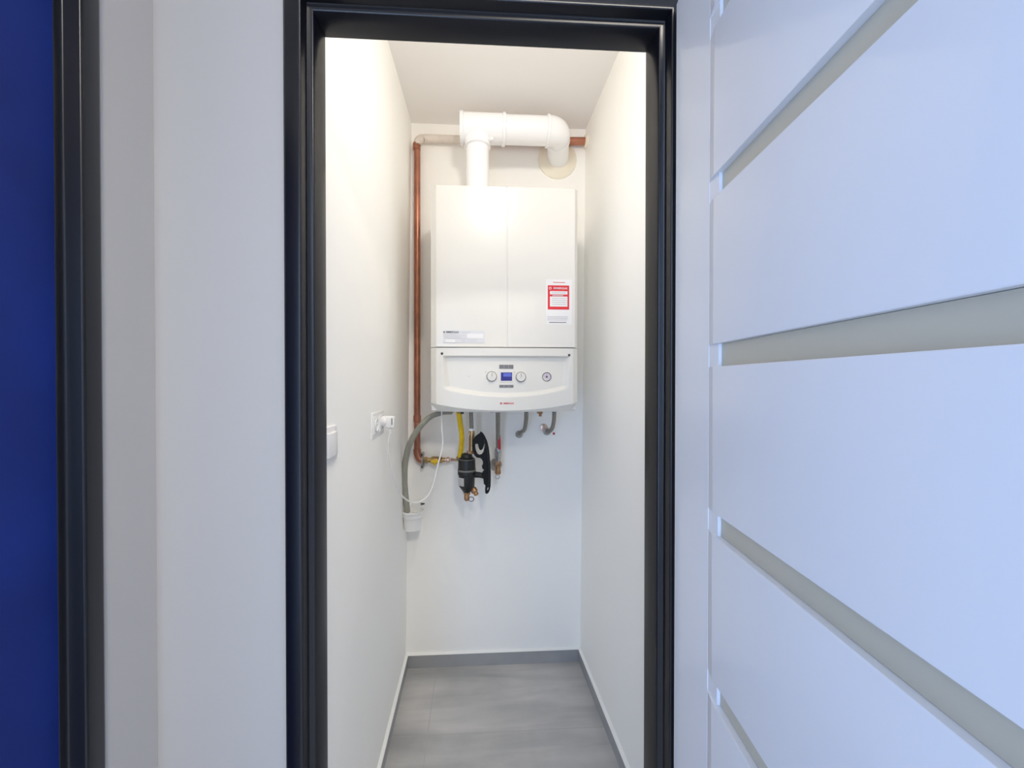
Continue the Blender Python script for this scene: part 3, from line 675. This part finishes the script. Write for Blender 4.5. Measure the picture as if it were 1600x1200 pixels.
# brass pipe above
bt = fx(737.5, 690)
bm = N(); lathe(bm, (bt.x - .002, YM, fz(669)), (0, 0, -1), [(0, .010), (.003, .0135), (.010, .0135), (.013, .010)], 6); g = obj('white_nut', bm, M['whitep'], fl, True)
bm = N(); zt_ = fz(673); lathe(bm, (bt.x - .001, YM, zt_), (0, 0, -1), [(0, .0115), (.006, .0128), (.035, .0128), (.045, .011), (zt_ - fz(702), .0112), (zt_ - fz(709), .0115)], 24)
obj('brass_pipe', bm, M['brass'], fl, True)
bm = N(); tube(bm, spline([(bt.x - .010, YM - .012, fz(676)), (bt.x - .0150, YM - .014, fz(684)), (bt.x - .0155, YM - .014, fz(700)), (bt.x - .014, YM - .010, fz(708))], 5), .0035, 12); obj('side_tube', bm, M['solder'], fl, True)
bm = N(); hexnut(bm, (bt.x - .006, YM, fz(704)), (0, 0, -1), fz(704) - fz(709), .0165); obj('base_nut', bm, M['bronze'], fl)
bm = N(); tube(bm, [(PY(736, 643, YU).x, YU, ZBOT - .010), (bt.x - .002, YM, fz(670))], .0088, 18); g = obj('supply_hose', bm, M['braid'], fl, True)
# arm to the tool bracket
bm = N(); tube(bm, [fx(741, 741.5) + Vector((0, .0, 0)), fx(750, 741.5) + Vector((0, -.008, 0)), fx(759, 743) + Vector((0, -.016, 0))], [.0135, .0120, .0120], 20); obj('side_arm', bm, M['blackp'], fl, True)

# black wrench-shaped bracket (outline in the photo's detail, extruded to its thickness)
def z4(x, y): return (690 + x * .13333, 640 + y * .13333)
outer = [(460,262),(482,278),(505,315),(530,370),(548,440),(558,520),(566,620),(571,720),(572,820),(570,890),(560,940),(545,968),(528,980),(514,970),(513,930),(518,885),(497,862),(494,815),(482,790),(470,755),(490,725),(508,700),(482,690),(476,662),(488,640),(486,600),(470,572),(450,560),(415,556),(388,530),(373,480),(366,420),(372,360),(395,320),(425,295),(446,282)]
hole1 = [(392,398),(412,392),(430,402),(438,440),(448,466),(466,468),(482,450),(494,410),(500,376),(508,400),(504,450),(492,500),(470,528),(440,534),(412,516),(396,470),(390,430)]
hole2 = [(540,900),(552,902),(553,925),(546,948),(534,952),(530,930)]
YK = 1.697
def plate(name, outer, holes, Y, th, mat, parent):
    cu = bpy.data.curves.new(name, 'CURVE'); cu.dimensions = '2D'; cu.fill_mode = 'BOTH'; cu.extrude = th / 2; cu.bevel_depth = .0015; cu.bevel_resolution = 2
    for loop in [outer] + holes:
        s = cu.splines.new('POLY'); s.points.add(len(loop) - 1); s.use_cyclic_u = True
        for i, p in enumerate(loop):
            q = PY(*z4(*p), Y); s.points[i].co = (q.x, q.z, 0, 1)
    t = bpy.data.objects.new(name, cu); COL.objects.link(t); bpy.context.view_layer.update()
    me = bpy.data.meshes.new_from_object(t.evaluated_get(bpy.context.evaluated_depsgraph_get())); bpy.data.objects.remove(t)
    for v in me.vertices: v.co = Vector((v.co.x, Y - v.co.z, v.co.y))
    me.flip_normals(); me.materials.clear(); me.materials.append(mat)
    o = bpy.data.objects.new(name, me); COL.objects.link(o); 
    if parent: o.parent = parent; o.matrix_parent_inverse = Matrix.Translation(-parent.location)
    return o
kc = PY(755, 700, YK)
wb = thing('filter_wrench', 'black plastic wrench hooked beside the black filter', 'wrench', (kc.x, YK, PY(760, 770, YK).z))
pl_ = plate('wrench_body', outer, [hole1, hole2], YK, .012, M['wrench'], wb)
bm = N(); q0 = [PY(*z4(*p), YK - .009) for p in ((495,350),(530,470),(548,620),(554,760),(548,900))]
tube(bm, spline(q0, 6), .0028, 10); obj('rib', bm, M['blackp'], wb, True)

# ------------------------------------------------------------------ valve with red lever
YR = 1.80
rx = PY(778, 700, YR)
def rz(py): return PY(778, py, YR).z
rv = thing('shutoff_valve', 'brass shut-off valve with red lever on a braided hose', 'valve', (rx.x, YB, rz(740)))
bm = N(); tube(bm, spline([(PY(778, 643, YU).x, YU, ZBOT - .010), PY(778, 662, 1.74), PY(778, 685, 1.78), (rx.x, YR, rz(702))], 8), .0098, 18); obj('hose', bm, M['braid'], rv, True)
bm = N(); lathe(bm, (rx.x, YR, rz(700)), (0, 0, -1), [(0, .0100), (.003, .0145), (.020, .0155), (.040, .0150), (.052, .0125), (.062, .0120)], 8); obj('valve_body', bm, M['steel'], rv, True)
bm = N(); hexnut(bm, (rx.x + .001, YR, rz(720)), (0, 0, -1), .022, .0130); lathe(bm, (rx.x, YR, rz(727)), (0, 0, -1), [(0, .010), (.014, .0115), (.032, .0145), (.040, .012)], 20)
tube(bm, [(rx.x, YR, rz(735)), (rx.x, YB - .012, rz(735) + .002)], .0125, 18); obj('elbow_fitting', bm, M['bronze'], rv, True)
bm = N(); lathe(bm, (rx.x - .004, YB, rz(735) + .002), (0, -1, 0), [(0, .030), (.005, .030), (.012, .022), (.013, .014)], 32); obj('wall_flange', bm, M['steel'], rv, True)
bm = N(); lv0 = PY(780.5, 701, YR - .02); lv1 = PY(779.3, 678.5, YR - .02)
prism(bm, [(lv0.x - .0062, lv0.z - .002), (lv0.x + .0062, lv0.z - .002), (lv1.x + .0070, lv1.z - .004), (lv1.x + .004, lv1.z + .002), (lv1.x - .003, lv1.z + .002), (lv1.x - .0055, lv1.z - .004)], 'y', YR - .028, YR - .019); g = obj('lever', bm, M['red'], rv); g['label'] = 'red lever'
bm = N(); box(bm, (rx.x - .006, YR - .020, rz(706)), (rx.x + .008, YR - .016, rz(699)), .001); lathe(bm, (rx.x, YR - .010, rz(704)), (0, -1, 0), [(0, .006), (.013, .006), (.014, .003)], 12); obj('lever_arm', bm, M['steel'], rv)
bm = N(); torus(bm, (rx.x - .002, YR - .012, rz(744)), (0, 1, 0), .0095, .0016, 20); obj('wire_loop', bm, M['steel'], rv, True)

# two short connections with braided hoses into the wall
def conn(top, mid, low, flange, rf, label, extra=None):
    e_ = thing('braided_hose', label, 'hose', PY(flange[0], flange[1], YB))
    pts = [Vector((PY(top, 643, YU).x, YU, ZBOT - .010)), PY(mid[0], mid[1], 1.75), PY(low[0], low[1], 1.81), PY(low[0] - 5, low[1] + 4.5, 1.855), PY(flange[0], flange[1] + .5, YB - .010)]
    bm = N(); tube(bm, spline(pts, 10), .0090, 18); obj('hose', bm, M['braid'], e_, True)
    q = PY(flange[0], flange[1], YB)
    bm = N(); lathe(bm, (q.x, YB, q.z), (0, -1, 0), [(0, rf), (.006, rf), (.012, rf * .85), (.014, rf * .62), (.024, rf * .6), (.026, rf * .4)], 10); obj('wall_flange', bm, M['steel'], e_, True)
    if extra:
        bm = N(); q = PY(865, 677.5, 1.80); lathe(bm, (q.x - .004, 1.80, q.z), (1, -.2, 0), [(0, .005), (.010, .005)], 12); g = obj('red_cap', bm, M['red'], e_); g['label'] = 'tiny dark red cap'
        q = PY(849.5, 668, YB); bm = N(); lathe(bm, (q.x, YB, q.z), (0, -1, 0), [(0, .018), (.010, .018), (.012, .012)], 20); obj('wall_plug', bm, M['solder'], e_, True)
    return e_
conn(822.5, (821.8, 658), (819.3, 671), (811, 678.5), .0185, 'short braided hose bending into the wall, right of the red lever valve')
conn(866, (865.3, 658), (862.3, 670), (854.5, 674), .0190, 'rightmost short braided hose bending into the wall under the boiler', True)
